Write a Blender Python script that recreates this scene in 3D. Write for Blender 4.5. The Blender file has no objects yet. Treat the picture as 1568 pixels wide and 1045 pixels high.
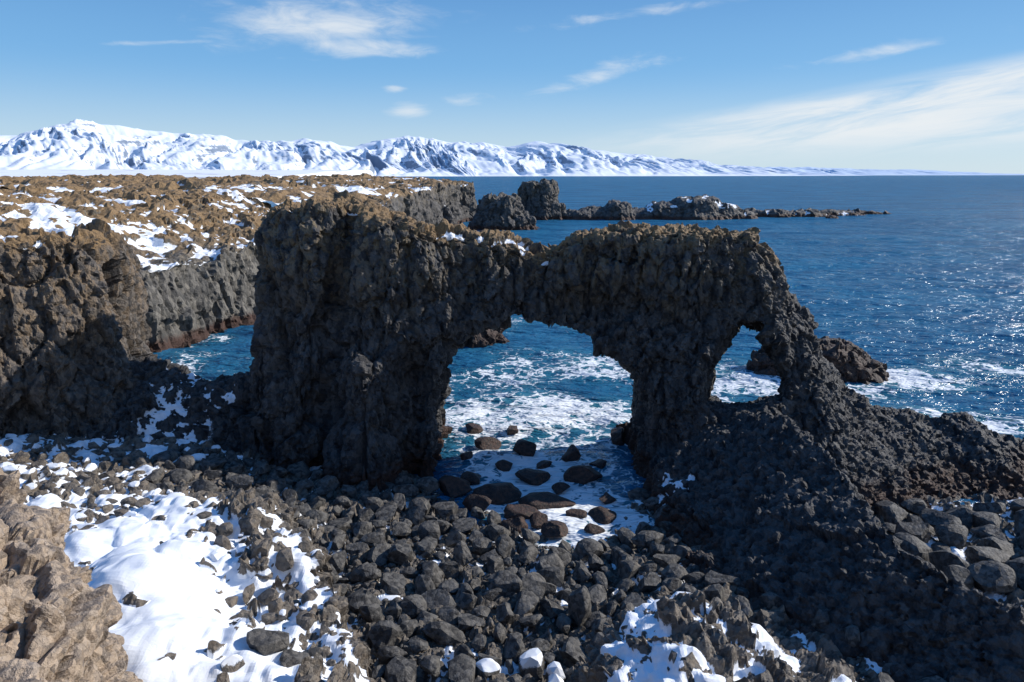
import bpy, bmesh, math, time
import numpy as np
from mathutils import Vector
T0=time.time()
f4=np.float32
rng=np.random.default_rng(7)
scene=bpy.context.scene
# ------------------------------------------------------------------ noise
def hsh(x,y,z,seed):
    h=(x.astype(np.uint32)*np.uint32(374761393)+y.astype(np.uint32)*np.uint32(668265263)
       +z.astype(np.uint32)*np.uint32(2246822519)+np.uint32((seed*3266489917)&0xffffffff))
    h=(h^(h>>np.uint32(13)))*np.uint32(1274126177)
    h=(h^(h>>np.uint32(15)))*np.uint32(2654435761)
    return h^(h>>np.uint32(16))
def rnd(h,k):
    g=(h+np.uint32((k*2891336453)&0xffffffff))*np.uint32(747796405)
    g=(g^(g>>np.uint32(15)))*np.uint32(2246822519)
    g=g^(g>>np.uint32(13))
    return (g&np.uint32(0xffffff)).astype(f4)/f4(16777216)
def vnoise(P,seed=0):
    b=np.floor(P).astype(np.int32); f=(P-b).astype(f4); u=f*f*(3-2*f)
    r=np.zeros(len(P),f4)
    for i in (0,1):
        wx=u[:,0] if i else 1-u[:,0]
        for j in (0,1):
            wy=u[:,1] if j else 1-u[:,1]
            for k in (0,1):
                wz=u[:,2] if k else 1-u[:,2]
                h=hsh(b[:,0]+i,b[:,1]+j,b[:,2]+k,seed)
                r+=wx*wy*wz*((h&np.uint32(0xffff)).astype(f4)/f4(65536))
    return r*2-1
def fbm(P,o=4,seed=0,g=.5):
    a=1.;s=0.;r=np.zeros(len(P),f4);P=np.asarray(P,f4)
    for i in range(o):
        r+=f4(a)*vnoise(P*f4(2.03**i)+f4(17.3*i),seed+i); s+=a; a*=g
    return r/s*1.6
def worley(P,seed=0):
    P=np.asarray(P,f4)
    b=np.floor(P).astype(np.int32); f=P-b
    n=len(P);F1=np.full(n,9,f4);F2=np.full(n,9,f4);ID=np.zeros(n,np.uint32);VX=np.zeros((n,3),f4)
    m=f4(1/1023.)
    for i in (-1,0,1):
        for j in (-1,0,1):
            for k in (-1,0,1):
                h=hsh(b[:,0]+i,b[:,1]+j,b[:,2]+k,seed)
                dx=(h&np.uint32(1023)).astype(f4)*m+i-f[:,0]
                dy=((h>>np.uint32(10))&np.uint32(1023)).astype(f4)*m+j-f[:,1]
                dz=((h>>np.uint32(20))&np.uint32(1023)).astype(f4)*m+k-f[:,2]
                d=dx*dx+dy*dy+dz*dz
                c=d<F1
                F2=np.where(c,F1,np.minimum(F2,d)); F1=np.where(c,d,F1); ID=np.where(c,h,ID)
                VX[c,0]=dx[c];VX[c,1]=dy[c];VX[c,2]=dz[c]
    return np.sqrt(F1),np.sqrt(F2),ID,VX
def sstep(a,b,x):
    t=np.clip((x-a)/(b-a),0,1); return t*t*(3-2*t)
def smin(a,b,k):
    h=np.clip(k-np.abs(a-b),0,None)/k
    return np.minimum(a,b)-h*h*k*.25
def smax(a,b,k): return -smin(-a,-b,k)
def sdpoly(X,Y,poly):
    d=np.full(X.shape,1e9,f4); ins=np.zeros(X.shape,bool)
    n=len(poly)
    for i in range(n):
        ax,ay=poly[i]; bx,by=poly[(i+1)%n]
        ex,ey=bx-ax,by-ay
        wx,wy=X-ax,Y-ay
        t=np.clip((wx*ex+wy*ey)/(ex*ex+ey*ey+1e-9),0,1)
        d=np.minimum(d,(wx-ex*t)**2+(wy-ey*t)**2)
        if ay!=by:
            c=((ay>Y)!=(by>Y))&(X<(bx-ax)*(Y-ay)/(by-ay)+ax)
            ins^=c
    d=np.sqrt(d)
    return np.where(ins,d,-d).astype(f4)
# ------------------------------------------------------------------ meshing
def grid3(x0,x1,y0,y1,z0,z1,h):
    xs=np.arange(x0,x1,h,dtype=f4);ys=np.arange(y0,y1,h,dtype=f4);zs=np.arange(z0,z1,h,dtype=f4)
    return xs[:,None,None],ys[None,:,None],zs[None,None,:]
def nets(F,org,h):
    F=F.astype(f4); S=F>0
    c=np.zeros(tuple(s-1 for s in F.shape),np.uint8)
    nx,ny,nz=F.shape
    for i in (0,1):
        for j in (0,1):
            for k in (0,1):
                c+=S[i:nx-1+i,j:ny-1+j,k:nz-1+k]
    act=(c>0)&(c<8)
    idx=np.argwhere(act)
    cid=np.full(act.shape,-1,np.int32); cid[act]=np.arange(len(idx))
    acc=np.zeros((len(idx),3),f4);cnt=np.zeros(len(idx),f4)
    def val(o): return F[idx[:,0]+o[0],idx[:,1]+o[1],idx[:,2]+o[2]]
    cs=[(i,j,k) for i in (0,1) for j in (0,1) for k in (0,1)]
    vals={o:val(o) for o in cs}
    for a in cs:
        for ax in range(3):
            if a[ax]==0:
                b=list(a);b[ax]=1;b=tuple(b)
                va,vb=vals[a],vals[b]
                m=(va>0)!=(vb>0)
                t=np.where(m,va/np.where(m,va-vb,1),0)
                for q in range(3):
                    acc[:,q]+=np.where(m,a[q]+(t if q==ax else 0),0)
                cnt+=m
    V=(idx+acc/cnt[:,None])*h+np.array(org,f4)
    Q=[]
    for ax in range(3):
        u=(ax+1)%3;v=(ax+2)%3
        sl0=[slice(None)]*3;sl1=[slice(None)]*3
        sl0[ax]=slice(0,-1);sl1[ax]=slice(1,None)
        a=S[tuple(sl0)];b=S[tuple(sl1)]
        e=np.argwhere(a!=b)
        ok=(e[:,u]>=1)&(e[:,u]<F.shape[u]-1)&(e[:,v]>=1)&(e[:,v]<F.shape[v]-1)
        e=e[ok]; out=a[e[:,0],e[:,1],e[:,2]]
        def g(du,dv):
            t=e.copy();t[:,u]+=du;t[:,v]+=dv
            return cid[t[:,0],t[:,1],t[:,2]]
        q=np.stack([g(-1,-1),g(0,-1),g(0,0),g(-1,0)],1)
        q[~out]=q[~out][:,::-1]
        Q.append(q)
    Q=np.concatenate(Q)
    Q=Q[(Q>=0).all(1)]
    return V.astype(f4),Q
def normals(V,Q):
    a=V[Q[:,2]]-V[Q[:,0]];b=V[Q[:,-1]]-V[Q[:,1]]
    fn=np.cross(a,b)
    N=np.zeros_like(V)
    for k in range(Q.shape[1]):
        for q in range(3):
            N[:,q]+=np.bincount(Q[:,k],fn[:,q],len(V))
    return N/(np.linalg.norm(N,axis=1)[:,None]+1e-9)
def smooth(V,Q,it=2):
    for _ in range(it):
        S=np.zeros_like(V);C=np.zeros(len(V),f4)
        for k in range(4):
            for kk in ((k+1)%4,(k+3)%4):
                for q in range(3): S[:,q]+=np.bincount(Q[:,k],V[Q[:,kk],q],len(V))
                C+=np.bincount(Q[:,k],minlength=len(V))
        V=V*.4+.6*S/np.maximum(C,1)[:,None]
    return V.astype(f4)
def mk(name,V,Q,mat,attrs={},flat=True):
    me=bpy.data.meshes.new(name)
    me.vertices.add(len(V)); me.vertices.foreach_set("co",np.ascontiguousarray(V,f4).ravel())
    n=Q.shape[1]
    me.loops.add(Q.size); me.loops.foreach_set("vertex_index",np.ascontiguousarray(Q,np.int32).ravel())
    me.polygons.add(len(Q)); me.polygons.foreach_set("loop_start",np.arange(0,Q.size,n,dtype=np.int32))
    me.update(calc_edges=True)
    if flat: me.shade_flat()
    else: me.shade_smooth()
    for k,a in attrs.items():
        at=me.attributes.new(k,'FLOAT','POINT'); at.data.foreach_set("value",np.ascontiguousarray(a,f4))
    me.materials.append(mat)
    ob=bpy.data.objects.new(name,me); scene.collection.objects.link(ob)
    return ob
def detail(V,Q,specs,low=(6,.5),snow=None,seed=1,warp=.2,ampf=None):
    N=normals(V,Q)
    W=V+warp*np.stack([fbm(V/1.3+q*31.7,2,seed+q) for q in range(3)],1)
    d=low[1]*fbm(V/low[0],3,seed+5)
    dr=np.zeros(len(V),f4)
    am=1. if ampf is None else ampf(V)
    for n,(sc,amp,zs,tilt,crk) in enumerate(specs):
        F1,F2,ID,VX=worley(W/np.array([sc,sc,sc*zs],f4),seed+20+n)
        tv=sum((rnd(ID,k+2)-.5)*2*(-VX[:,k]) for k in range(3))
        aa=amp*(am if sc>.6 else 1.)
        dr+=aa*((rnd(ID,1)-.5)*1.1+tilt*tv-crk*np.exp(-(F2-F1)*11))
    d=d*am
    sn=np.zeros(len(V),f4)
    if snow is not None:
        lv=snow(V,N)
        ok=sstep(.45,.65,N[:,2])
        lv=np.where(ok>.05,lv,-9)
        sn=sstep(-.02,.05,lv-dr)*ok
        dr=np.where(lv>dr,dr+(lv-dr)*ok,dr)
    V2=V+N*(d+dr)[:,None]
    return V2.astype(f4),N,sn
# ------------------------------------------------------------------ node helper
class NT:
    def __init__(s,nt): s.t=nt; s.n=nt.nodes; s.l=nt.links
    def _in(s,sock,v):
        if isinstance(v,bpy.types.NodeSocket): s.l.new(v,sock)
        elif v is not None: sock.default_value=v
    def m(s,op,a,b=None,c=None,clamp=False):
        n=s.n.new('ShaderNodeMath');n.operation=op;n.use_clamp=clamp
        s._in(n.inputs[0],a)
        if b is not None:s._in(n.inputs[1],b)
        if c is not None:s._in(n.inputs[2],c)
        return n.outputs[0]
    def ss(s,x,a,b):
        n=s.n.new('ShaderNodeMapRange');n.interpolation_type='SMOOTHSTEP'
        s._in(n.inputs[0],x);n.inputs[1].default_value=a;n.inputs[2].default_value=b
        return n.outputs[0]
    def mix(s,f,a,b):
        n=s.n.new('ShaderNodeMix');n.data_type='RGBA'
        s._in(n.inputs[0],f)
        for i,v in ((6,a),(7,b)):
            if isinstance(v,bpy.types.NodeSocket): s.l.new(v,n.inputs[i])
            else: n.inputs[i].default_value=(*v,1)
        return n.outputs[2]
    def noise(s,vec,scale,det=4,rough=.6,dist=0.):
        n=s.n.new('ShaderNodeTexNoise')
        if vec is not None:s.l.new(vec,n.inputs['Vector'])
        n.inputs['Scale'].default_value=scale;n.inputs['Detail'].default_value=det
        n.inputs['Roughness'].default_value=rough;n.inputs['Distortion'].default_value=dist
        return n
    def vor(s,vec,scale,feat='F1'):
        n=s.n.new('ShaderNodeTexVoronoi');n.feature=feat
        if vec is not None:s.l.new(vec,n.inputs['Vector'])
        n.inputs['Scale'].default_value=scale
        return n
    def comb(s,x,y,z):
        n=s.n.new('ShaderNodeCombineXYZ')
        for i,v in enumerate((x,y,z)): s._in(n.inputs[i],v)
        return n.outputs[0]
    def attr(s,name):
        n=s.n.new('ShaderNodeAttribute');n.attribute_name=name;return n.outputs['Fac']
def newmat(name):
    m=bpy.data.materials.new(name);m.use_nodes=True
    t=NT(m.node_tree);t.n.clear()
    out=t.n.new('ShaderNodeOutputMaterial')
    return m,t,out
def rock_mat(name,dark=(.028,.027,.028),mid=(.105,.10,.094),ochre=(.25,.185,.09),zl=8,zh=16,och=.55,tide=True,bump=.12,bs=1.,grass=(.26,.165,.075),vz=1.):
    m,t,out=newmat(name)
    g=t.n.new('ShaderNodeNewGeometry');pos=g.outputs['Position']
    sep=t.n.new('ShaderNodeSeparateXYZ');t.l.new(pos,sep.inputs[0]);z=sep.outputs[2]
    sepn=t.n.new('ShaderNodeSeparateXYZ');t.l.new(g.outputs['Normal'],sepn.inputs[0])
    n1=t.noise(pos,.45/bs,2,.6).outputs[0];n2=t.noise(pos,2.4/bs,3,.65).outputs[0];n3=t.noise(pos,9/bs,3,.7).outputs[0]
    mp=t.n.new('ShaderNodeMapping');t.l.new(pos,mp.inputs[0]);mp.inputs['Scale'].default_value=(1,1,vz)
    v2=t.vor(mp.outputs[0],3.0/bs)
    vs=t.n.new('ShaderNodeSeparateColor');t.l.new(v2.outputs['Color'],vs.inputs[0])
    f=t.m('ADD',t.m('MULTIPLY',n2,.9),t.m('MULTIPLY',vs.outputs[0],.5))
    col=t.mix(t.ss(f,.38,1.0),dark,mid)
    zz=t.ss(t.m('ADD',z,t.m('MULTIPLY',t.m('SUBTRACT',n1,.5),9.)),zl,zh)
    lich=t.m('MULTIPLY',zz,t.ss(t.m('ADD',t.m('MULTIPLY',n2,.6),t.m('MULTIPLY',vs.outputs[2],.35)),.40,.60))
    col=t.mix(t.m('MULTIPLY',lich,och),col,ochre)
    col=t.mix(t.m('MULTIPLY',t.ss(n3,.52,.72),t.m('MULTIPLY',zz,.5)),col,tuple(min(1,c*1.25+.06) for c in mid))
    if tide:
        td=t.ss(t.m('ADD',z,t.m('MULTIPLY',n2,-1.6)),1.2,.2)
        col=t.mix(td,col,(.055,.024,.014))
    gf=t.m('MULTIPLY',t.attr('grass'),t.ss(t.m('ADD',n2,t.m('ADD',t.m('MULTIPLY',sepn.outputs[2],.5),t.m('MULTIPLY',t.m('SUBTRACT',n1,.5),.9))),.36,.72),clamp=True)
    gcol=t.mix(n3,tuple(c*.4 for c in grass),tuple(c*1.55 for c in grass))
    col=t.mix(gf,col,gcol)
    sf=t.ss(t.m('ADD',t.attr('snow'),t.m('MULTIPLY',t.m('SUBTRACT',n3,.5),.6)),.4,.6)
    col=t.mix(sf,col,(.84,.87,.91))
    p=t.n.new('ShaderNodeBsdfPrincipled')
    t.l.new(col,p.inputs['Base Color'])
    rg=t.m('ADD',.50,t.m('MULTIPLY',n3,.3)); t._in(p.inputs['Roughness'],rg)
    p.inputs['Specular IOR Level'].default_value=.5
    b=t.n.new('ShaderNodeBump');b.inputs['Distance'].default_value=bump*bs
    hh=t.m('ADD',t.m('MULTIPLY',n3,.9),t.m('ADD',t.m('MULTIPLY',vs.outputs[1],.9),t.m('MULTIPLY',v2.outputs['Distance'],-.7)))
    hh=t.m('MULTIPLY',hh,t.m('SUBTRACT',1.,t.m('MULTIPLY',sf,.93)))
    t.l.new(hh,b.inputs['Height']);b.inputs['Strength'].default_value=1.
    t.l.new(b.outputs[0],p.inputs['Normal'])
    t.l.new(p.outputs[0],out.inputs[0])
    return m
M_arch=rock_mat('arch_basalt',dark=(.018,.018,.021),mid=(.092,.089,.087),ochre=(.27,.20,.105),zl=9,zh=17,och=.52,bump=.17,vz=.5)
M_cliff=rock_mat('cliff_basalt',dark=(.036,.032,.030),mid=(.155,.132,.11),ochre=(.31,.205,.105),zl=4,zh=14,och=.48,bump=.16,vz=.5)
M_far=rock_mat('far_cliff_basalt',dark=(.032,.031,.032),mid=(.12,.11,.10),ochre=(.19,.145,.08),zl=6,zh=14,och=.4,bs=3.)
M_cove=rock_mat('cove_cliff_basalt',dark=(.05,.047,.042),mid=(.18,.165,.14),ochre=(.2,.15,.08),zl=6,zh=14,och=.4,bs=1.5,vz=.4)
M_out=rock_mat('weathered_rock',dark=(.15,.12,.095),mid=(.42,.335,.255),ochre=(.46,.33,.21),zl=-9,zh=0,och=.35,tide=False,bs=.5,bump=.12)
M_bould=rock_mat('boulder_stone',dark=(.024,.023,.023),mid=(.13,.122,.11),ochre=(.19,.15,.10),zl=3,zh=9,och=.3,tide=False,bs=.6,bump=.10)
M_mound=rock_mat('mound_rock',dark=(.05,.043,.037),mid=(.19,.165,.135),ochre=(.22,.165,.11),zl=0,zh=4,och=.4,tide=False,bs=.6)
M_wet=rock_mat('wet_boulder_stone',dark=(.018,.011,.009),mid=(.07,.035,.023),och=0,tide=False,bs=.5)
# ------------------------------------------------------------------ plan functions
SLAB=[(-15.2,31.8),(-11.5,30.6),(-9.2,28.4),(-7.0,24),(-5.3,20.5),(-4.4,18.5),(-3.2,14),(-1,8),(-1,1),(-50,1),(-50,34),(-24,34)]
def G(x,y):
    shp=x.shape;x=x.ravel().astype(f4);y=y.ravel().astype(f4)
    shore=np.interp(x,[-46,-20,-8,-5,-1,2,4,6,8,14,20,30,42],[46,46,44.5,41,37,34.4,34.2,35.5,40,42,43,44,45])
    d=shore-y
    g=np.where(d>0,np.clip(d*.085,0,1.4),np.clip(d*.3,-2.5,0))
    g=g+np.clip(-x-9,0,24)*.15*sstep(52,46,y)
    P=np.stack([x,y,x*0],1)
    g=g+.25*fbm(P/3.5,3,3)*sstep(0,2,d)
    ds=sdpoly(x,y,SLAB)+.6*fbm(P/1.4,3,9)
    hs=4.3+.13*np.clip(ds,0,14)+.6*fbm(P/3.2,3,12)
    g=g+(np.maximum(hs,g)-g)*sstep(-.55,.45,ds)
    return g.reshape(shp).astype(f4)
# ------------------------------------------------------------------ ARCH
h=.13; ox,oy,oz=-28,16,-1.2
X,Y,Z=grid3(ox,42,oy,53,oz,19.8,h)
topx=np.array([-28,-26,-24.5,-22.7,-20,-18.3,-17.0,-16.8,-15.9,-12,-7.8,-6.1,-2.7,.3,1.8,3.2,4.4,9,13.4,15.9,16.7,17.8,20.0,21.2,23.0,25.3,29.3,31.9,33.8,42])
topz=np.array([7.3,6.4,5.7,5.0,5.2,6,8.5,16.2,17.8,18.4,17.4,16.9,16.3,15.6,14.7,15.5,16.3,16.7,16.7,16.3,15.2,12.9,10.0,7.7,5.2,4,3.2,3.7,2.2,1.6])
sil=[(-40,-9),(-40,8)]+list(zip(topx.tolist(),topz.tolist()))+[(55,1.6),(55,-9)]
hole=[(-5.2,-9),(-5.3,2),(-5.5,5),(-5.0,7.1),(-3.8,8.7),(-2.1,9.8),(-.2,10.5),(1.8,10.3),(4.0,9.7),(6.4,8.6),(8.1,7.0),(9.2,5),(9.1,2.5),(8.0,0),(7.6,-9)]
hole2=[(13.3,4.9),(13.4,7.0),(14.2,9.0),(15.4,10.4),(16.6,10.1),(17.8,8.5),(18.7,6.5),(18.5,5.2),(16.5,4.5),(14.7,4.4)]
xs1=np.arange(-50,62,.1,dtype=f4);zs1=Z[0,0,:]
xg=X[:,0,0]
XX,ZZ=np.meshgrid(xs1,zs1,indexing='ij')
S2=sdpoly(XX,ZZ,sil)
Sh1=-sdpoly(XX,ZZ,hole)
w=sstep(10,14,xg)[:,None]
ysg=Y[0,:,0][None,:]
xp=xg[:,None]-.32*(ysg-44.5)*w*(ysg>36)
ii=np.clip(((xp+50)/.1).astype(np.int32),0,len(xs1)-1)
Smain=S2[ii]
i1=np.clip(((xg[:,None]+0*ysg+50)/.1).astype(np.int32),0,len(xs1)-1)
Shole=Sh1[i1]
yc=np.interp(xg,[-28,-17,0,16,24,42],[47.5,47.3,47,46.2,46.2,44.5]).astype(f4)[:,None,None]
tf=np.interp(xg,[-28,-20,-16,-12,-8,-5,-3,4,8,12,15,20,24,42],[1.2,1.8,2.6,3.4,3.6,2.6,1.6,1.4,2.0,2.8,1.6,1.0,.8,.8]).astype(f4)[:,None,None]
sl=np.interp(xg,[-28,-22,-16.5,-5,8,15,19,24,42],[1.3,.8,.15,.18,.17,.2,.5,1.9,1.9]).astype(f4)[:,None,None]
tb=np.interp(xg,[-28,-17,0,14,20,42],[1.5,2.6,1.8,1.5,1.1,1.0]).astype(f4)[:,None,None]
zt=np.interp(xg,topx,topz).astype(f4)[:,None,None]
dz=np.clip(zt-Z,0,30)
yf=yc-tf-sl*dz
yf=yf+1.9*np.exp(-((X+6.6)/1.2)**2)*sstep(11,6,Z)+1.5*np.exp(-(((X-6.5)/4.5)**2+((Z-11.2)/1.5)**2))+1.4*np.exp(-((X+13.2-.15*Z)/1.0)**2)-1.2*np.exp(-((X+9.3)/1.1)**2)*sstep(10,5,Z)
yb=yc+tb+.12*dz
F=smin(Smain,np.minimum((Y-yf)*.95,(yb-Y)),1.0).astype(f4)
yy=Y[0,:,0]
cx=np.interp(yy,[16,22,23.3,25,28,33,38,41,44,48],[22.5,18.9,18.0,16.7,16.2,16.8,16.0,15.2,14.6,14]).astype(f4)[None,:]
cz=np.interp(yy,[16,22,23.3,25,28,33,38,41,44,48],[3.0,4.3,4.5,4.7,5.0,5.7,6.4,5.5,4.3,1]).astype(f4)[None,:]
wl=np.interp(yy,[16,22,28,36,48],[6,6.8,8,9.5,10]).astype(f4)[None,:]
dx=xg[:,None]-cx
hl=cz*(1-(np.clip(-dx,0,None)/wl)**1.0)
hr=cz*(1-(np.clip(dx,0,None)/3.3)**1.0)
hf=np.where(dx<0,hl,hr)[:,:,None]
F=smax(F,((hf-Z)*.75).astype(f4),.4)
F=smin(F,Shole,.6).astype(f4)
del Shole,Smain
ix=(xg>9)&(xg<24);iy=(yy>37)
a,b=np.where(ix)[0][[0,-1]];c0=np.where(iy)[0][0]
xx=(xg[a:b+1][:,None,None]-.32*(yy[None,c0:,None]-44.5)+0*Z)
zz_=(Z+.27*(yy[None,c0:,None]-44.5)+0*xg[a:b+1][:,None,None])
F[a:b+1,c0:,:]=smin(F[a:b+1,c0:,:],-sdpoly(xx,zz_,hole2),.4)
V,Q=nets(F,(ox,oy,oz),h)
del F,xx,zz_
V=smooth(V,Q,1)
def snow_arch(V,N):
    n=fbm(V/.7,3,77)
    m=np.exp(-(((V[:,0]+22)/5)**2+((V[:,1]-42.5)/3)**2))*.38+np.exp(-(((V[:,0]-9.4)/1.5)**2+((V[:,1]-38.8)/2.0)**2))*.42
    return -.56+m+.34*n-np.where((V[:,0]>4)&(m<.15),.5,0)+np.where(V[:,2]>15,.06,0)*(V[:,0]<-5)
def am_arch(V):
    return (1-.6*sstep(7,13,V[:,0])*sstep(10,6,V[:,2]))*(1-.3*sstep(14.8,16.5,V[:,2]))
SP=[(2.5,.56,1.6,1.1,.3),(.9,.34,2.6,1.1,.55),(.48,.17,1.6,1.1,.5),(.28,.07,1,1,.4)]
Vd,N,sn=detail(V,Q,SP,(6,.5),snow_arch,1,.06,am_arch)
zl_=np.interp(V[:,0],topx,topz)
gr=sstep(-1.3,-.3,V[:,2]-zl_+.6*fbm(V/1.5,2,4))*sstep(13,14.5,V[:,2])*sstep(.15,.6,N[:,2]+.3*fbm(V/.8,2,6))
mk('natural_rock_arch',Vd,Q,M_arch,{'snow':sn,'grass':gr})
print('arch',len(V),time.time()-T0)
# ------------------------------------------------------------------ MAINLAND
LAND=[(-60,-30),(-42,20),(-39,34),(-35.5,40.0),(-31.5,43),(-28.8,46),(-29.3,51),(-34,56.5),(-44,62),(-43.5,75),(-41,84),(-36.5,94),(-32,110),(-30,130),(-33,165),(-31,200),(-36,240),(-24,285),(-20,310),(-22,335),(-50,352),(-120,370),(-400,420),(-400,-30)]
def land(x0,x1,y0,y1,h,z1=21.5):
    X,Y,Z=grid3(x0,x1,y0,y1,-1.2,z1,h)
    XX,YY=np.meshgrid(X[:,0,0],Y[0,:,0],indexing='ij')
    P=np.stack([XX.ravel(),YY.ravel(),XX.ravel()*0],1)
    d=sdpoly(XX,YY,LAND)
    d=d+((1.1 if y0<60 else 2.2)*fbm(P/7,3,31)+(0 if y0<100 else 4)*fbm(P/22,2,35)).reshape(d.shape)
    rim=np.interp(YY,[0,38,46,54,62,80,100,150,250,310],[18.4,18.0,16.2,14,9,9.5,11,14.5,15,16.5])
    pl=np.interp(YY,[0,50,100,300],[18.4,17.8,17.0,17.8])
    top=rim+(pl-rim)*sstep(0,26,d)+(.95*fbm(P/14,4,33)+.5*fbm(P/4,3,37)).reshape(d.shape)
    d3=d[:,:,None]; top3=top[:,:,None]
    F=smin((top3-Z)*.8,d3+(rim[:,:,None]-Z)*(.24 if y0<50 else .14),1.0)
    V,Q=nets(F,(x0,y0,-1.2),h)
    return smooth(V,Q,1),Q
def snow_land(k,thr):
    def fn(V,N):
        n=fbm(V/np.array([k*1.5,k,k],f4),4,88)
        s=-thr+.75*n
        s+=.58*np.exp(-(((V[:,0]+54)/12)**2+((V[:,1]-84)/13)**2))+.3*fbm(V/.9,2,89)
        return s
    return fn
def grassf(V,N,z0,z1):
    return sstep(z0,z1,V[:,2]+.8*fbm(V/3,3,4))*sstep(.3,.7,N[:,2]+.3*fbm(V/1.2,2,6))
V,Q=land(-62,-20,28,62,.17,21)
Vd,N,sn=detail(V,Q,[(3.0,.85,1.7,1.2,.3),(1.1,.40,2.3,1.2,.5),(.5,.18,1.5,1.1,.5),(.3,.07,1,1,.4)],(6,.7),snow_land(3,.65),3,.08)
mk('sea_cliff',Vd,Q,M_cliff,{'snow':sn,'grass':grassf(V,N,13.5,15)})
V,Q=land(-96,-24,58,132,.36)
Vd,N,sn=detail(V,Q,[(3.2,.8,1.8,.9,.3),(1.1,.55,2.6,.8,.6)],(9,1.0),snow_land(3.2,.52),5,.3)
mk('sea_cliff',Vd,Q,M_cove,{'snow':sn,'grass':grassf(V,N,9.5,12)})
V,Q=land(-290,-14,128,372,.95)
Vd,N,sn=detail(V,Q,[(7,1.4,1.5,.7,.3),(2.6,.9,2.2,.7,.5)],(20,1.3),snow_land(8,.65),6,.8)
mk('coastal_headland',Vd,Q,M_far,{'snow':sn,'grass':grassf(V,N,11,14)})
print('land',time.time()-T0)
# ------------------------------------------------------------------ BEACH GROUND
def hgrid(xs,ys,fn):
    XX,YY=np.meshgrid(xs,ys,indexing='ij')
    ZZ=fn(XX,YY)
    V=np.stack([XX.ravel(),YY.ravel(),ZZ.ravel()],1).astype(f4)
    i=np.arange(len(xs)*len(ys)).reshape(len(xs),len(ys))
    Q=np.stack([i[:-1,:-1].ravel(),i[1:,:-1].ravel(),i[1:,1:].ravel(),i[:-1,1:].ravel()],1)
    return V,Q
xs=np.concatenate([np.arange(-50,-22,.2),np.arange(-22,0,.085),np.arange(0,44,.17)]);ys=np.concatenate([np.arange(4,12,.3),np.arange(12,34,.09),np.arange(34,52,.17)])
V,Q=hgrid(xs.astype(f4),ys.astype(f4),G)
def segd(x,y,ax,ay,bx,by):
    ex,ey=bx-ax,by-ay;t=np.clip(((x-ax)*ex+(y-ay)*ey)/(ex*ex+ey*ey),0,1)
    return np.hypot(x-ax-ex*t,y-ay-ey*t)
def snow_ground(V,N):
    x,y=V[:,0],V[:,1]
    ds=sdpoly(x,y,SLAB)
    P=V*np.array([1,1,0],f4)
    c=np.exp(-(segd(x,y,-16.0,25.8,-11.0,18.2)/2.4)**2)
    m=.78*c+sstep(-.1,.5,ds)*.22
    left=sstep(-17,-23,x+2*fbm(P/4,2,55))*sstep(29,33,y)*.32
    return -.28+np.maximum(m,left)+.30*fbm(P/1.8,3,50)*(1-.35*c)+.22*fbm(P/.5,2,51)*(1-.7*c)
def am_gr(V): return 1+.7*sstep(0,1,sdpoly(V[:,0],V[:,1],SLAB))
Vd,N,sn=detail(V,Q,[(1.5,.30,1,1.0,.3),(.68,.32,1.4,1.1,.4),(.33,.16,1,.9,.4)],(5,.1),snow_ground,8,.1,am_gr)
mk('rocky_beach_ground',Vd,Q,M_mound,{'snow':sn,'grass':sn*0})
# ------------------------------------------------------------------ near outcrop + cliff top under the viewpoint
OUT=[(-6.2,6.0),(-6.5,8.0),(-7.3,9.6),(-8.3,11.4),(-9.7,13.4),(-12.3,15.8),(-17,17.4),(-17,3),(-5.4,3)]
h=.08
X,Y,Z=grid3(-16,-4.6,4,18.2,5,17.2,h)
XX,YY=np.meshgrid(X[:,0,0],Y[0,:,0],indexing='ij')
P=np.stack([XX.ravel(),YY.ravel(),XX.ravel()*0],1)
d=sdpoly(XX,YY,OUT)+.35*fbm(P/1.5,3,61).reshape(XX.shape)
top=12.6+2.6*sstep(0,4.5,d)+.4*fbm(P/2,3,62).reshape(XX.shape)
F=smin((top[:,:,None]-Z)*.85,d[:,:,None]+(12-Z)*.2,.5)
V,Q=nets(F,(-16,4,5),h);V=smooth(V,Q,1)
Vd,N,sn=detail(V,Q,[(1.7,.5,.5,1.1,.25),(.75,.24,.6,1.2,.35),(.3,.06,1,.9,.4)],(2.5,.25),None,11,.07)
mk('rock_outcrop',Vd,Q,M_out,{'snow':sn,'grass':sn*0})
X,Y,Z=grid3(-30,26,-16,2.5,4,19,.3)
XX,YY=np.meshgrid(X[:,0,0],Y[0,:,0],indexing='ij')
d=sdpoly(XX,YY,[(-28,-30),(-28,-1),(-12,-1),(-4,0.2),(3,0.2),(12,-3),(24,-5),(24,-30)])
F=smin((18.0-Z)+d[:,:,None]*0,d[:,:,None]+(18-Z)*.05,.6)
V,Q=nets(F,(-30,-16,4),.3)
Vd,N,sn=detail(V,Q,[(1.7,.4,.7,.8,.25),(.7,.2,.8,.9,.3)],(2.5,.15),None,12)
mk('cliff_top_ground',Vd,Q,M_out,{'snow':sn,'grass':sn*0+.6})
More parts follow.
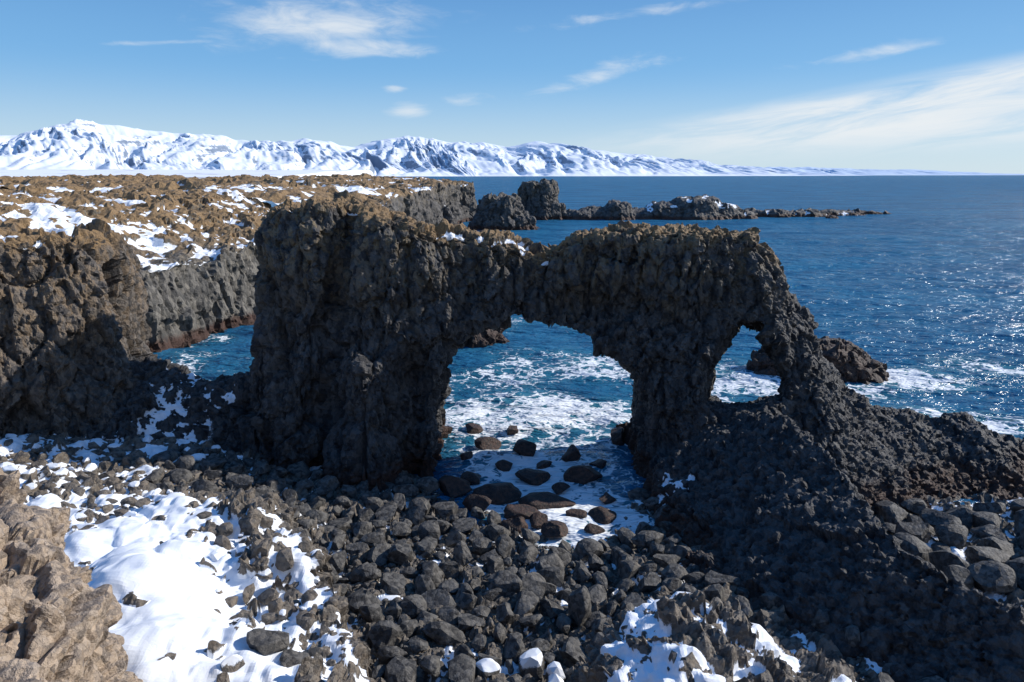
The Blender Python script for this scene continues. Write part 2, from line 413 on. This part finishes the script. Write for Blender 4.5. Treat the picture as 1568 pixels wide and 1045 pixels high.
# ------------------------------------------------------------------ generic rock blobs
def blobs(name,L,h,mat,specs,low,seed,snow=None,batter=.25,zmin=-1.,grass=None,warp=.2):
    x0=min(b[0]-b[2] for b in L)-3-12*batter;x1=max(b[0]+b[2] for b in L)+3+12*batter
    y0=min(b[1]-b[3] for b in L)-3-12*batter;y1=max(b[1]+b[3] for b in L)+3+12*batter
    z1=max(b[4] for b in L)+2
    X,Y,Z=grid3(x0,x1,y0,y1,zmin,z1,h)
    F=None
    for (cx,cy,rx,ry,tz) in L:
        r=(1-np.sqrt(((X-cx)/rx)**2+((Y-cy)/ry)**2))*min(rx,ry)
        f=smin((tz-Z)*.8+0*r,r+(tz-Z)*batter,1.2*min(1,min(rx,ry)/3))
        F=f if F is None else smax(F,f,1.)
    V,Q=nets(F,(x0,y0,zmin),h);V=smooth(V,Q,1)
    Vd,N,sn=detail(V,Q,specs,low,snow,seed,warp)
    gr=sn*0 if grass is None else grass(V,N)
    return mk(name,Vd,Q,mat,{'snow':sn,'grass':gr})
def sn_m(V,N):
    return -.10+.24*fbm(V/1.6,2,91)+.24*fbm(V/.45,2,92)+.18*sstep(8,3.5,V[:,0])
blobs('snowy_rock_mound',[(6.2,17.8,2.0,2.8,6.2),(4.3,17,1.4,2.6,5.5),(8.6,16.8,2.1,2.6,5.0),(6,13,4,3,5)],.085,M_mound,
      [(1.2,.42,1,1.1,.3),(.5,.32,1,1.1,.5),(.24,.13,1,.9,.5)],(2.5,.3),21,sn_m,.42,.2,warp=.1)
blobs('sea_stack',[(-4.5,262,7,6,12.2),(4,262,5,5,4.5),(-9,262,3,4,6)],.7,M_far,[(4,1.3,1.6,.7,.3),(1.8,.9,2,.7,.5)],(9,1.),22,batter=.35,warp=.6)
blobs('sea_stack',[(12,322,8,7,17),(20,321,4,5,7)],.7,M_far,[(5,1.5,2,.7,.3),(2,1.0,2.5,.7,.5)],(9,1.),23,batter=.12,warp=.6)
blobs('rocky_reef',[(33,322,8,6,4),(40,324,6,5,5),(49,320,5,5,7.5),(60,324,9,6,4.5),(74,324,10,7,7),(85,324,10,8,9),(97,326,8,7,6.5),(108,328,7,6,3),(128,340,22,5,3.2),(152,350,22,5,2.6),(176,362,18,4,1.6)],1.,M_far,
      [(5,1.0,1.6,.7,.3),(2.2,.8,1.5,.7,.4)],(9,.8),24,lambda V,N:-.35+.6*fbm(V/5,2,5)-np.where(V[:,0]<62,1,0)-np.where(V[:,0]>105,1,0),batter=.5,warp=.6)
blobs('sea_rock',[(28.5,69,2.8,2.0,1.9),(33.0,67.5,2.7,2.2,3.3),(35.6,67,1.8,1.6,1.8)],.2,M_wet,[(1.5,.45,1.2,1,.3),(.7,.28,1.2,1,.4)],(4,.4),25,batter=.35)
blobs('sea_rock',[(-4.2,82,2.4,1.8,2.0),(-8,83,5,4,4.5)],.25,M_wet,[(1.5,.5,1.2,1,.3),(.7,.3,1.2,1,.3)],(4,.5),26,batter=.3)
blobs('sea_rock',[(151,327,2.5,2,1.2)],.5,M_far,[(1.5,.5,1.2,.7,.3)],(4,.3),27,batter=.4)
print('blobs',time.time()-T0)
# ------------------------------------------------------------------ boulders
def ico(sub):
    bm=bmesh.new();bmesh.ops.create_icosphere(bm,subdivisions=sub,radius=1)
    V=np.array([v.co[:] for v in bm.verts],f4);Fc=np.array([[v.index for v in f.verts] for f in bm.faces],np.int32)
    bm.free();return V,Fc
def variants(sub,n,seed):
    V0,F0=ico(sub);r=np.random.default_rng(seed);out=[]
    for i in range(n):
        V=V0.copy()
        for k in range(r.integers(7,13)):
            nn=r.normal(size=3);nn/=np.linalg.norm(nn);l=r.uniform(.42,.82)
            p=V@nn;V=V-np.clip(p-l,0,None)[:,None]*nn
        V=V*(1+.08*fbm(V*1.6+i*9,2,i))[:,None]
        out.append(V.astype(f4))
    return out,F0
def rotm(r,n):
    q=r.normal(size=(n,4));q/=np.linalg.norm(q,axis=1)[:,None];w,x,y,z=q.T
    return np.stack([1-2*(y*y+z*z),2*(x*y-z*w),2*(x*z+y*w),2*(x*y+z*w),1-2*(x*x+z*z),2*(y*z-x*w),2*(x*z-y*w),2*(y*z+x*w),1-2*(x*x+y*y)],1).reshape(n,3,3).astype(f4)
def boulders(name,C,R,mat,sub,seed,snow=None,asp=(.65,1.35)):
    r=np.random.default_rng(seed);vs,F0=variants(sub,20,seed)
    n=len(C);S=R[:,None]*r.uniform(asp[0],asp[1],(n,3));S[:,2]*=.85
    M=rotm(r,n);A=[];B=[];SN=[];off=0
    for v in range(20):
        k=np.arange(v,n,20)
        if len(k)==0:continue
        W=np.einsum('nij,vj->nvi',M[k],vs[v])*S[k][:,None,:]
        nz=W[:,:,2]/(np.abs(S[k][:,None,2])+1e-6)
        W=W+C[k][:,None,:]
        s=np.zeros(nz.shape,f4)
        if snow is not None:
            s=sstep(.2,.45,nz)*snow[k][:,None]
            W[:,:,2]+=s*.06
        m=W.shape[1]
        A.append(W.reshape(-1,3));SN.append(s.ravel())
        B.append((F0[None]+(off+np.arange(len(k))*m)[:,None,None]).reshape(-1,3));off+=len(k)*m
    V=np.concatenate(A);Q=np.concatenate(B);SN=np.concatenate(SN)
    return mk(name,V,Q,mat,{'snow':SN,'grass':SN*0},flat=True)
def scatter(n,x0,x1,y0,y1,rmin,rmax,acc,seed,pw=2.2,gap=.8):
    r=np.random.default_rng(seed)
    R=np.sort(rmin+(rmax-rmin)*r.random(n)**pw)[::-1]
    px=np.zeros(n);py=np.zeros(n);pr=np.zeros(n);c=0
    cand=np.stack([r.uniform(x0,x1,n),r.uniform(y0,y1,n)],1)
    ok=acc(cand[:,0],cand[:,1],R)
    for i in range(n):
        if not ok[i]:continue
        x,y=cand[i]
        if c and (((px[:c]-x)**2+(py[:c]-y)**2)<((pr[:c]+R[i])*gap)**2).any():continue
        px[c],py[c],pr[c]=x,y,R[i];c+=1
    return px[:c].astype(f4),py[:c].astype(f4),pr[:c].astype(f4)
def acc_b(x,y,R):
    ds=sdpoly(x.astype(f4),y.astype(f4),SLAB)
    sand=((x-11)/2.6)**2+((y-23.5)/2.2)**2<1
    return (ds<-.7)&~sand
x,y,R=scatter(20000,-22,18,17.5,42,.10,.78,acc_b,5,5.0,.80)
g=G(x,y);k=(g>.02)
x,y,R,g=x[k],y[k],R[k],g[k]
C=np.stack([x,y,g+R*.35],1).astype(f4)
sm=np.clip((np.exp(-(((x+.5)/3.2)**2+((y-22.3)/1.2)**2))>.5)*(rng.random(len(x))>.55),0,1).astype(f4)
boulders('beach_boulders',C,R,M_bould,2,3,sm)
print('boulders',len(x),time.time()-T0)
def acc_l(x,y,R):
    ds=sdpoly(x.astype(f4),y.astype(f4),SLAB)
    r=rng.random(len(x))
    far=(y+.5*(x+15)>26)
    core=segd(x,y,-16.,25.8,-11.0,18.2)<2.3
    return ((ds>.3)&(R<.45)&((far&(r<.75))|(r<.35))&(~core|(r<.03)))|(ds<0)
x,y,R=scatter(9000,-36,-4,16,43,.12,.5,acc_l,6,2.4,.95)
k=(x<-19)|(sdpoly(x,y,SLAB)>0)
x,y,R=x[k],y[k],R[k];g=G(x,y)
boulders('snow_field_stones',np.stack([x,y,g+R*.3],1).astype(f4),R,M_mound,2,4,(rng.random(len(x))>.75).astype(f4)*.9)
def single(name,L,mat,sub=4,seed=1,onground=False):
    for i,(x,y,z,r,sx,sz,s) in enumerate(L):
        if onground: z=float(G(np.array([x],f4),np.array([y],f4))[0])+r*sz*.45
        rr=np.random.default_rng(seed+i);vs,F0=variants(sub,1,seed*50+i)
        V=vs[0]@rotm(rr,1)[0].T
        V=V*np.array([r*sx,r,r*sz],f4)
        nn=V[:,2]/(r*sz)
        V=V*(1+.06*fbm(V*2.2,4,i))[:,None]
        sn=(sstep(.3,.5,nn+.2*fbm(V*2,2,5))*s).astype(f4)
        V=V+np.array([x,y,z],f4)
        mk(name,V,F0,mat,{'snow':sn,'grass':sn*0},flat=False)
single('boulder',[(2.1,31,1.7,.85,1.05,.8,0),(-.2,28.4,1.6,.85,1.,1.,0),(.9,28.6,1.6,.8,1.,.9,0),(2.9,26.6,2.0,.75,.9,1.7,0),(-3.9,29.5,1.5,.75,1,.9,0),
   (3.9,25.6,1.7,.6,1,1.2,0),(-2.2,27.6,1.5,.65,1,.9,0),(-5.0,26.,1.5,.55,1,.9,0),(-8.1,19.2,5.2,.75,1.1,.9,0),(-7.0,18.8,4.7,.5,1,.9,0),(-1.0,22.6,1.8,.5,1.1,.9,1),(1.6,22.0,1.8,.55,1.1,.9,1),(.4,21.4,1.8,.45,1.2,.9,1)],M_bould,4,60,True)
x,y,R=scatter(500,19.5,32,27,37,.35,1.1,lambda x,y,R:(x>20+.05*(38-y)),9,1.2,.82)
boulders('cove_boulders',np.stack([x,y,G(x,y)+R*.4],1).astype(f4),R,M_bould,3,8,None,(.6,1.5))
single('surf_boulder',[(-3.1,51.4,.25,.75,1.2,.6,0),(0,51.2,.25,.7,1,.6,0),(8.2,49.5,.3,.9,1,.8,0),(1.0,46.8,.35,1.0,1.05,.8,0),(4.3,46,.3,.85,1,.8,0),(-1.9,48,.3,.95,1.2,.6,0),
   (1.4,42.6,.2,.95,1.3,.5,0),(4.9,42.4,.3,1.15,1.2,.7,0),(2.2,39.4,.1,1.3,1.4,.5,0),(-.9,40.2,.2,1.2,1.3,.6,0),(-3.6,40.5,.5,1.1,1.2,.7,0),(3.9,37.4,.1,.7,1.2,.6,0),(.6,37.6,.2,1.0,1.2,.6,0),(-2.2,38.2,.4,.9,1.3,.7,0),(2.3,44.6,.1,.6,1.1,.6,0),(-.6,44.4,.1,.7,1.1,.6,0),(6.0,39.5,.1,.7,1,.6,0),(2.6,35.4,.3,.75,1.3,.6,0),(4.8,35.6,.2,.5,1.3,.6,0),
   (.2,36.0,.3,.7,1.2,.7,0),(1.5,36.6,.2,.6,1.2,.7,0),(5.4,37.2,.1,.8,1.1,.7,0),(3.2,41.0,.1,.6,1.2,.6,0),(-2.6,42.6,.1,.8,1.1,.6,0),(6.2,44.6,.1,.7,1.1,.6,0),(-3.2,46.2,.1,.6,1.1,.6,0)],M_wet,4,90)
print('stones',time.time()-T0)
# ------------------------------------------------------------------ SEA
def grow(a,st,ratio,end):
    L=[a]
    while L[-1]<end:
        L.append(L[-1]+st);st*=ratio
    return L
yA=grow(28,.3,1.0,76)+grow(76.3,.32,1.013,70000)
yl=[-400,-200,-100,-50,-20,0,15,24]+yA
xr=grow(45,.35,1.035,60000);xl=[-v for v in grow(45,.35,1.035,60000)][::-1]
xs=np.array(xl+list(np.arange(-44.6,44.8,.33))+xr,np.float64);ys=np.array(yl,np.float64)
def seaz(X,Y):
    P=np.stack([X.ravel(),Y.ravel(),X.ravel()*0],1).astype(f4)
    yv=Y.ravel()
    z=.28*fbm(P*np.array([.10,.30,1],f4),3,201)*sstep(700,120,yv)+.10*fbm(P*np.array([.5,1.0,1],f4),2,205)*sstep(140,60,yv)
    z=np.where(yv<26,-.3,z)
    return z.reshape(X.shape)
V,Q=hgrid(xs,ys,seaz)
x,y=V[:,0],V[:,1]
def ga(cx,cy,rx,ry,a): return a*np.exp(-(((x-cx)/rx)**2+((y-cy)/ry)**2))
foam=np.zeros(len(V),f4)
for a in [(2,54,12,9,.74),(1.5,44,7,7,.74),(3.5,37,6,5,.76),(-1,66,9,8,.52),(6,70,10,8,.52),(39.5,66,5,4,1.0),(30,63,11,4,.66),(22,66,9,6,.64),(33,53,16,4,.64),(-34,70,7,7,.42),(-40,82,8,4,.45),(-34,93,6,4,.48),(52,69,12,6,.46),(2,100,20,14,.3),(18,58,6,5,.62)]:
    foam=np.maximum(foam,ga(*a))
P=V*np.array([1,1,0],f4)
wc=sstep(.44,.85,fbm(P*np.array([.05,.16,1],f4),4,301))*sstep(45,80,y)*sstep(450,150,y)
foam=np.clip(foam+.24*wc*(x>0)+.22*fbm(P/4,3,311)*(foam>.1)+.08,0,1)
m,t,out=newmat('sea_water')
g_=t.n.new('ShaderNodeNewGeometry');pos=g_.outputs['Position']
mp=t.n.new('ShaderNodeMapping');t.l.new(pos,mp.inputs[0]);mp.inputs['Scale'].default_value=(.4,1,1);mp.inputs['Rotation'].default_value=(0,0,.12)
w1=t.noise(mp.outputs[0],.3,2,.5).outputs[0];w2=t.noise(mp.outputs[0],1.3,3,.6).outputs[0];w3=t.noise(mp.outputs[0],.05,3,.6).outputs[0]
hgt=t.m('ADD',t.m('MULTIPLY',w1,1.5),t.m('MULTIPLY',w2,.55))
bp=t.n.new('ShaderNodeBump');bp.inputs['Distance'].default_value=1.7;bp.inputs['Strength'].default_value=1.;t.l.new(hgt,bp.inputs['Height'])
fo=t.attr('foam')
wn=t.noise(pos,.7,2,.6)
wv=t.n.new('ShaderNodeVectorMath');wv.operation='MULTIPLY_ADD';t.l.new(wn.outputs['Color'],wv.inputs[0]);wv.inputs[1].default_value=(1.8,1.8,0);t.l.new(pos,wv.inputs[2])
ve=t.vor(wv.outputs[0],.75,'DISTANCE_TO_EDGE').outputs['Distance'];ve2=t.vor(wv.outputs[0],2.1,'DISTANCE_TO_EDGE').outputs['Distance']
nf=t.noise(pos,.5,4,.7).outputs[0]
pat=t.m('ADD',t.m('ADD',t.m('MULTIPLY',ve,1.1),t.m('MULTIPLY',ve2,.7)),t.m('MULTIPLY',nf,.75))
ff=t.ss(t.m('SUBTRACT',fo,pat),-.07,.09)
colw=t.mix(t.ss(w3,.3,.7),(.012,.10,.21),(.026,.155,.285))
colw=t.mix(t.ss(fo,.12,.8),colw,(.024,.150,.21))
df=t.n.new('ShaderNodeBsdfDiffuse');t.l.new(colw,df.inputs[0]);t.l.new(bp.outputs[0],df.inputs['Normal'])
gl=t.n.new('ShaderNodeBsdfGlossy');gl.inputs['Roughness'].default_value=.18;t.l.new(bp.outputs[0],gl.inputs['Normal'])
fr=t.n.new('ShaderNodeFresnel');fr.inputs[0].default_value=1.33;t.l.new(bp.outputs[0],fr.inputs['Normal'])
mx=t.n.new('ShaderNodeMixShader');t.l.new(t.m('MINIMUM',fr.outputs[0],.34),mx.inputs[0]);t.l.new(df.outputs[0],mx.inputs[1]);t.l.new(gl.outputs[0],mx.inputs[2])
fd=t.n.new('ShaderNodeBsdfDiffuse');fd.inputs[0].default_value=(.78,.82,.85,1);t.l.new(bp.outputs[0],fd.inputs['Normal'])
mx2=t.n.new('ShaderNodeMixShader');t.l.new(ff,mx2.inputs[0]);t.l.new(mx.outputs[0],mx2.inputs[1]);t.l.new(fd.outputs[0],mx2.inputs[2])
t.l.new(mx2.outputs[0],out.inputs[0])
mk('sea_water',V,Q,m,{'foam':foam},flat=False)
print('sea',len(V),time.time()-T0)
# ------------------------------------------------------------------ MOUNTAINS + PLAIN
def mt_mat(name,haze_tint,rock,snow,lo,hi):
    m,t,out=newmat(name)
    g=t.n.new('ShaderNodeNewGeometry');pos=g.outputs['Position']
    sp=t.n.new('ShaderNodeSeparateXYZ');t.l.new(g.outputs['Normal'],sp.inputs[0])
    s2=t.n.new('ShaderNodeSeparateXYZ');t.l.new(pos,s2.inputs[0])
    n1=t.noise(pos,.0035,5,.7).outputs[0];n2=t.noise(pos,.02,4,.7).outputs[0]
    bv=t.comb(t.m('MULTIPLY',s2.outputs[0],.0012),t.m('MULTIPLY',s2.outputs[1],.0012),t.m('MULTIPLY',s2.outputs[2],.035))
    n3=t.noise(bv,1.,3,.6).outputs[0]
    f=t.m('ADD',sp.outputs[2],t.m('ADD',t.m('MULTIPLY',t.m('SUBTRACT',n1,.5),.40),t.m('MULTIPLY',t.m('SUBTRACT',n2,.5),.6)))
    f=t.m('SUBTRACT',f,t.m('MULTIPLY',t.m('SUBTRACT',n3,.5),.6))
    f=t.ss(f,lo,hi)
    col=t.mix(f,rock,snow)
    hz=t.m('MULTIPLY',t.ss(s2.outputs[1],-1000,24000),haze_tint)
    col=t.mix(hz,col,(.52,.65,.82))  # aerial haze painted into the base colour, stronger with distance along Y
    p=t.n.new('ShaderNodeBsdfDiffuse');t.l.new(col,p.inputs[0]);t.l.new(p.outputs[0],out.inputs[0])
    return m
def range_(name,pts,wf,wb,ns,nt,mat,seed,amp=1.):
    pts=np.array(pts,float)
    L=np.concatenate([[0],np.cumsum(np.hypot(*np.diff(pts[:,:2],axis=0).T))])
    s=np.linspace(0,L[-1],ns)
    px=np.interp(s,L,pts[:,0]);py=np.interp(s,L,pts[:,1]);pz=np.interp(s,L,pts[:,2])
    k=max(3,ns//14);ker=np.ones(k)/k
    def smo(a):
        b=np.pad(a,(k,k),mode='edge');return np.convolve(b,ker,'same')[k:-k]
    px,py=smo(px),smo(py)
    tx=np.gradient(px);ty=np.gradient(py);l=np.hypot(tx,ty);nx,ny=ty/l,-tx/l
    tt=np.linspace(-1,1,nt);wd=np.where(tt<0,wb,wf)
    X=px[:,None]+nx[:,None]*tt[None]*wd[None];Y=py[:,None]+ny[:,None]*tt[None]*wd[None]
    SS=np.repeat(s[:,None],nt,1);TT=np.repeat((tt*wd)[None],ns,0)
    P=np.stack([X.ravel(),Y.ravel(),X.ravel()*0],1).astype(f4)
    wp=np.stack([fbm(P/900,3,seed+50),fbm(P/900+9,3,seed+60),P[:,0]*0],1)*300
    a=np.abs(tt)[None]
    pk=fbm(np.stack([SS.ravel()/950,TT.ravel()/2500,SS.ravel()*0],1),4,seed+3,.55).reshape(X.shape)
    pk=np.clip(1-np.abs(pk)*1.5,-.3,1)
    big=fbm(np.stack([SS.ravel()/2600,TT.ravel()/4000,SS.ravel()*0],1),2,seed+13,.6).reshape(X.shape)
    base=pz[:,None]*(1-a**1.15)**1.15
    rd=(1-np.abs(fbm((P+wp)/850,6,seed,.58))*1.7).reshape(X.shape)
    gul=(1-np.abs(fbm(np.stack([(SS.ravel()+.3*TT.ravel()+wp[:,0])/330,(TT.ravel()+wp[:,1])/1600,SS.ravel()*0],1),5,seed+9,.58))*1.8).reshape(X.shape)
    env=np.clip(4*a*(1-a),0,1)
    Zh=base*(.88+.21*(pk-.35)+.16*big)+pz[:,None]*amp*env*(.16*(rd-.5)+.20*(gul-.5))
    Zh=np.where(a>=.999,-20,Zh)
    V=np.stack([X.ravel(),Y.ravel(),Zh.ravel()],1).astype(f4)
    i=np.arange(ns*nt).reshape(ns,nt)
    Q=np.stack([i[:-1,:-1].ravel(),i[:-1,1:].ravel(),i[1:,1:].ravel(),i[1:,:-1].ravel()],1)
    N=normals(V,Q)
    if N[:,2].mean()<0:Q=Q[:,::-1]
    mk(name,V,Q,mat,{},flat=False)
MM=mt_mat('snowy_mountain',.8,(.11,.14,.19),(.86,.89,.93),.57,.76)  # bluish rock tone has airlight painted into it
MF=mt_mat('haze_tinted_mountain',.85,(.18,.23,.31),(.74,.80,.88),.62,.78)  # far range: bluer rock and snow, more airlight painted into the colours
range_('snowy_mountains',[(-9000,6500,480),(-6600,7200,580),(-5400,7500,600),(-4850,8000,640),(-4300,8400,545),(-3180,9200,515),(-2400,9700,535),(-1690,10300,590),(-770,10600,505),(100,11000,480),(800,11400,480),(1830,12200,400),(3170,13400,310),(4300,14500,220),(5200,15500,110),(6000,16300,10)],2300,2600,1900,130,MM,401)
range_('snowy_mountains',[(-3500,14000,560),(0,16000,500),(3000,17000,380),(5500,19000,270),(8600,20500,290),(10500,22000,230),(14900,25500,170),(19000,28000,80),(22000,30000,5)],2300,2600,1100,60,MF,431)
cxs=-np.geomspace(60,11000,240)[::-1];cys=np.geomspace(110,9000,240)
def plain(X,Y):
    c=np.interp(Y,[300,420,7000,9000],[-120,-170,-1500,-1700])
    P=np.stack([X.ravel(),Y.ravel(),X.ravel()*0],1).astype(f4)
    z=13.5+np.hypot(X,Y)*.0065+(1.5*fbm(P/90,3,71)+5*fbm(P/700,3,73)).reshape(X.shape)*sstep(200,2500,Y)
    return np.where(X>c,-6,z)*np.where(Y<360,.6,1)
V,Q=hgrid(cxs,cys,plain)
m,t,out=newmat('snow_plain')
g=t.n.new('ShaderNodeNewGeometry')
n1=t.noise(g.outputs['Position'],.006,6,.7).outputs[0]
p=t.n.new('ShaderNodeBsdfDiffuse');t.l.new(t.mix(t.ss(n1,.56,.68),(.82,.85,.9),(.16,.13,.11)),p.inputs[0]);t.l.new(p.outputs[0],out.inputs[0])
mk('snow_plain',V,Q,m,{},flat=False)
# ------------------------------------------------------------------ LIGHT + SKY
el,az=math.radians(31),math.radians(75)
S=Vector((math.cos(el)*math.sin(az),math.cos(el)*math.cos(az),math.sin(el)))
sd=bpy.data.lights.new('sun','SUN');sd.energy=5.0;sd.angle=math.radians(.5);sd.color=(1,.94,.86)
so=bpy.data.objects.new('sun',sd);so.rotation_euler=S.to_track_quat('Z','Y').to_euler();scene.collection.objects.link(so)
wd=bpy.data.worlds.new('World');scene.world=wd;wd.use_nodes=True
t=NT(wd.node_tree);t.n.clear()
out=t.n.new('ShaderNodeOutputWorld');bg=t.n.new('ShaderNodeBackground');bg.inputs[1].default_value=.1
sk=t.n.new('ShaderNodeTexSky');sk.sky_type='NISHITA';sk.sun_disc=False;sk.sun_elevation=el;sk.sun_rotation=az
sk.air_density=1.0;sk.dust_density=.2;sk.ozone_density=1.5;sk.altitude=20
tc=t.n.new('ShaderNodeTexCoord');sp=t.n.new('ShaderNodeSeparateXYZ');t.l.new(tc.outputs['Generated'],sp.inputs[0])
A=t.m('ARCTAN2',sp.outputs[0],sp.outputs[1]);E=t.m('ARCSINE',sp.outputs[2])
gr1=t.mix(t.ss(E,.0,.15),(5.6,7.4,8.8),(2.0,4.9,8.6))
gr2=t.mix(t.ss(E,.08,.38),gr1,(.5,2.1,5.8))
skc=t.mix(.84,sk.outputs[0],gr2)
def blob(ca,ce,ra,re,tilt=0.,amt=1.):
    da=t.m('SUBTRACT',A,ca);de=t.m('SUBTRACT',t.m('SUBTRACT',E,ce),t.m('MULTIPLY',da,tilt))
    q=t.m('ADD',t.m('POWER',t.m('ABSOLUTE',t.m('DIVIDE',da,ra)),2.),t.m('POWER',t.m('ABSOLUTE',t.m('DIVIDE',de,re)),2.))
    return t.m('MULTIPLY',t.m('EXPONENT',t.m('MULTIPLY',q,-1.)),amt)
mask=None
for b in [(-.25,.19,.15,.036,.05,1.),(-.21,.165,.10,.016,0,1.),(-.142,.087,.034,.014,0,1.),(-.16,.113,.02,.007,0,.9),(-.07,.10,.04,.011,.1,.7),(.13,.135,.11,.016,.25,.7),(.47,.145,.10,.010,.1,.75),
          (-.46,.155,.12,.004,.1,.6),(-.58,.21,.14,.025,.1,.6),(.16,.205,.17,.010,.1,.6)]:
    v=blob(*b);mask=v if mask is None else t.m('MAXIMUM',mask,v)
lo=t.m('ADD',.028,t.m('MULTIPLY',A,.03));hi=t.m('ADD',.042,t.m('MULTIPLY',A,.145))
fan=t.m('MULTIPLY',t.ss(t.m('SUBTRACT',E,lo),-.03,.015),t.ss(t.m('SUBTRACT',hi,E),-.008,.02))
fan=t.m('MULTIPLY',fan,t.ss(A,-.02,.4))
vec=t.comb(t.m('MULTIPLY',A,6.),t.m('MULTIPLY',t.m('SUBTRACT',E,t.m('MULTIPLY',A,.13)),42.),0.)
n1=t.noise(vec,1.,5,.62,.6).outputs[0]
vec2=t.comb(t.m('MULTIPLY',A,14.),t.m('MULTIPLY',E,46.),3.)
n2=t.noise(vec2,1.,6,.62,.5).outputs[0]
c1=t.m('MULTIPLY',t.m('MULTIPLY',fan,t.ss(n1,.22,.66)),.95)
c2=t.ss(t.m('ADD',t.m('MULTIPLY',mask,.62),t.m('MULTIPLY',t.m('SUBTRACT',n2,.5),.9)),.18,.78)
c2=t.m('MULTIPLY',c2,t.ss(mask,.02,.25))
cl=t.m('MAXIMUM',c1,t.m('MULTIPLY',c2,.8))
col=t.mix(cl,skc,(8.3,8.7,9.0))
t.l.new(col,bg.inputs[0]);t.l.new(bg.outputs[0],out.inputs[0])
# ------------------------------------------------------------------ CAMERA
cd=bpy.data.cameras.new('camera');cd.lens=24;cd.sensor_width=36;cd.clip_end=120000;cd.clip_start=.1
co=bpy.data.objects.new('camera',cd);co.location=(0,0,20);co.rotation_euler=(math.radians(90-13.7),0,0)
scene.collection.objects.link(co);scene.camera=co
scene.view_settings.view_transform='Standard';scene.view_settings.look='None';scene.view_settings.exposure=0
print('done',time.time()-T0)
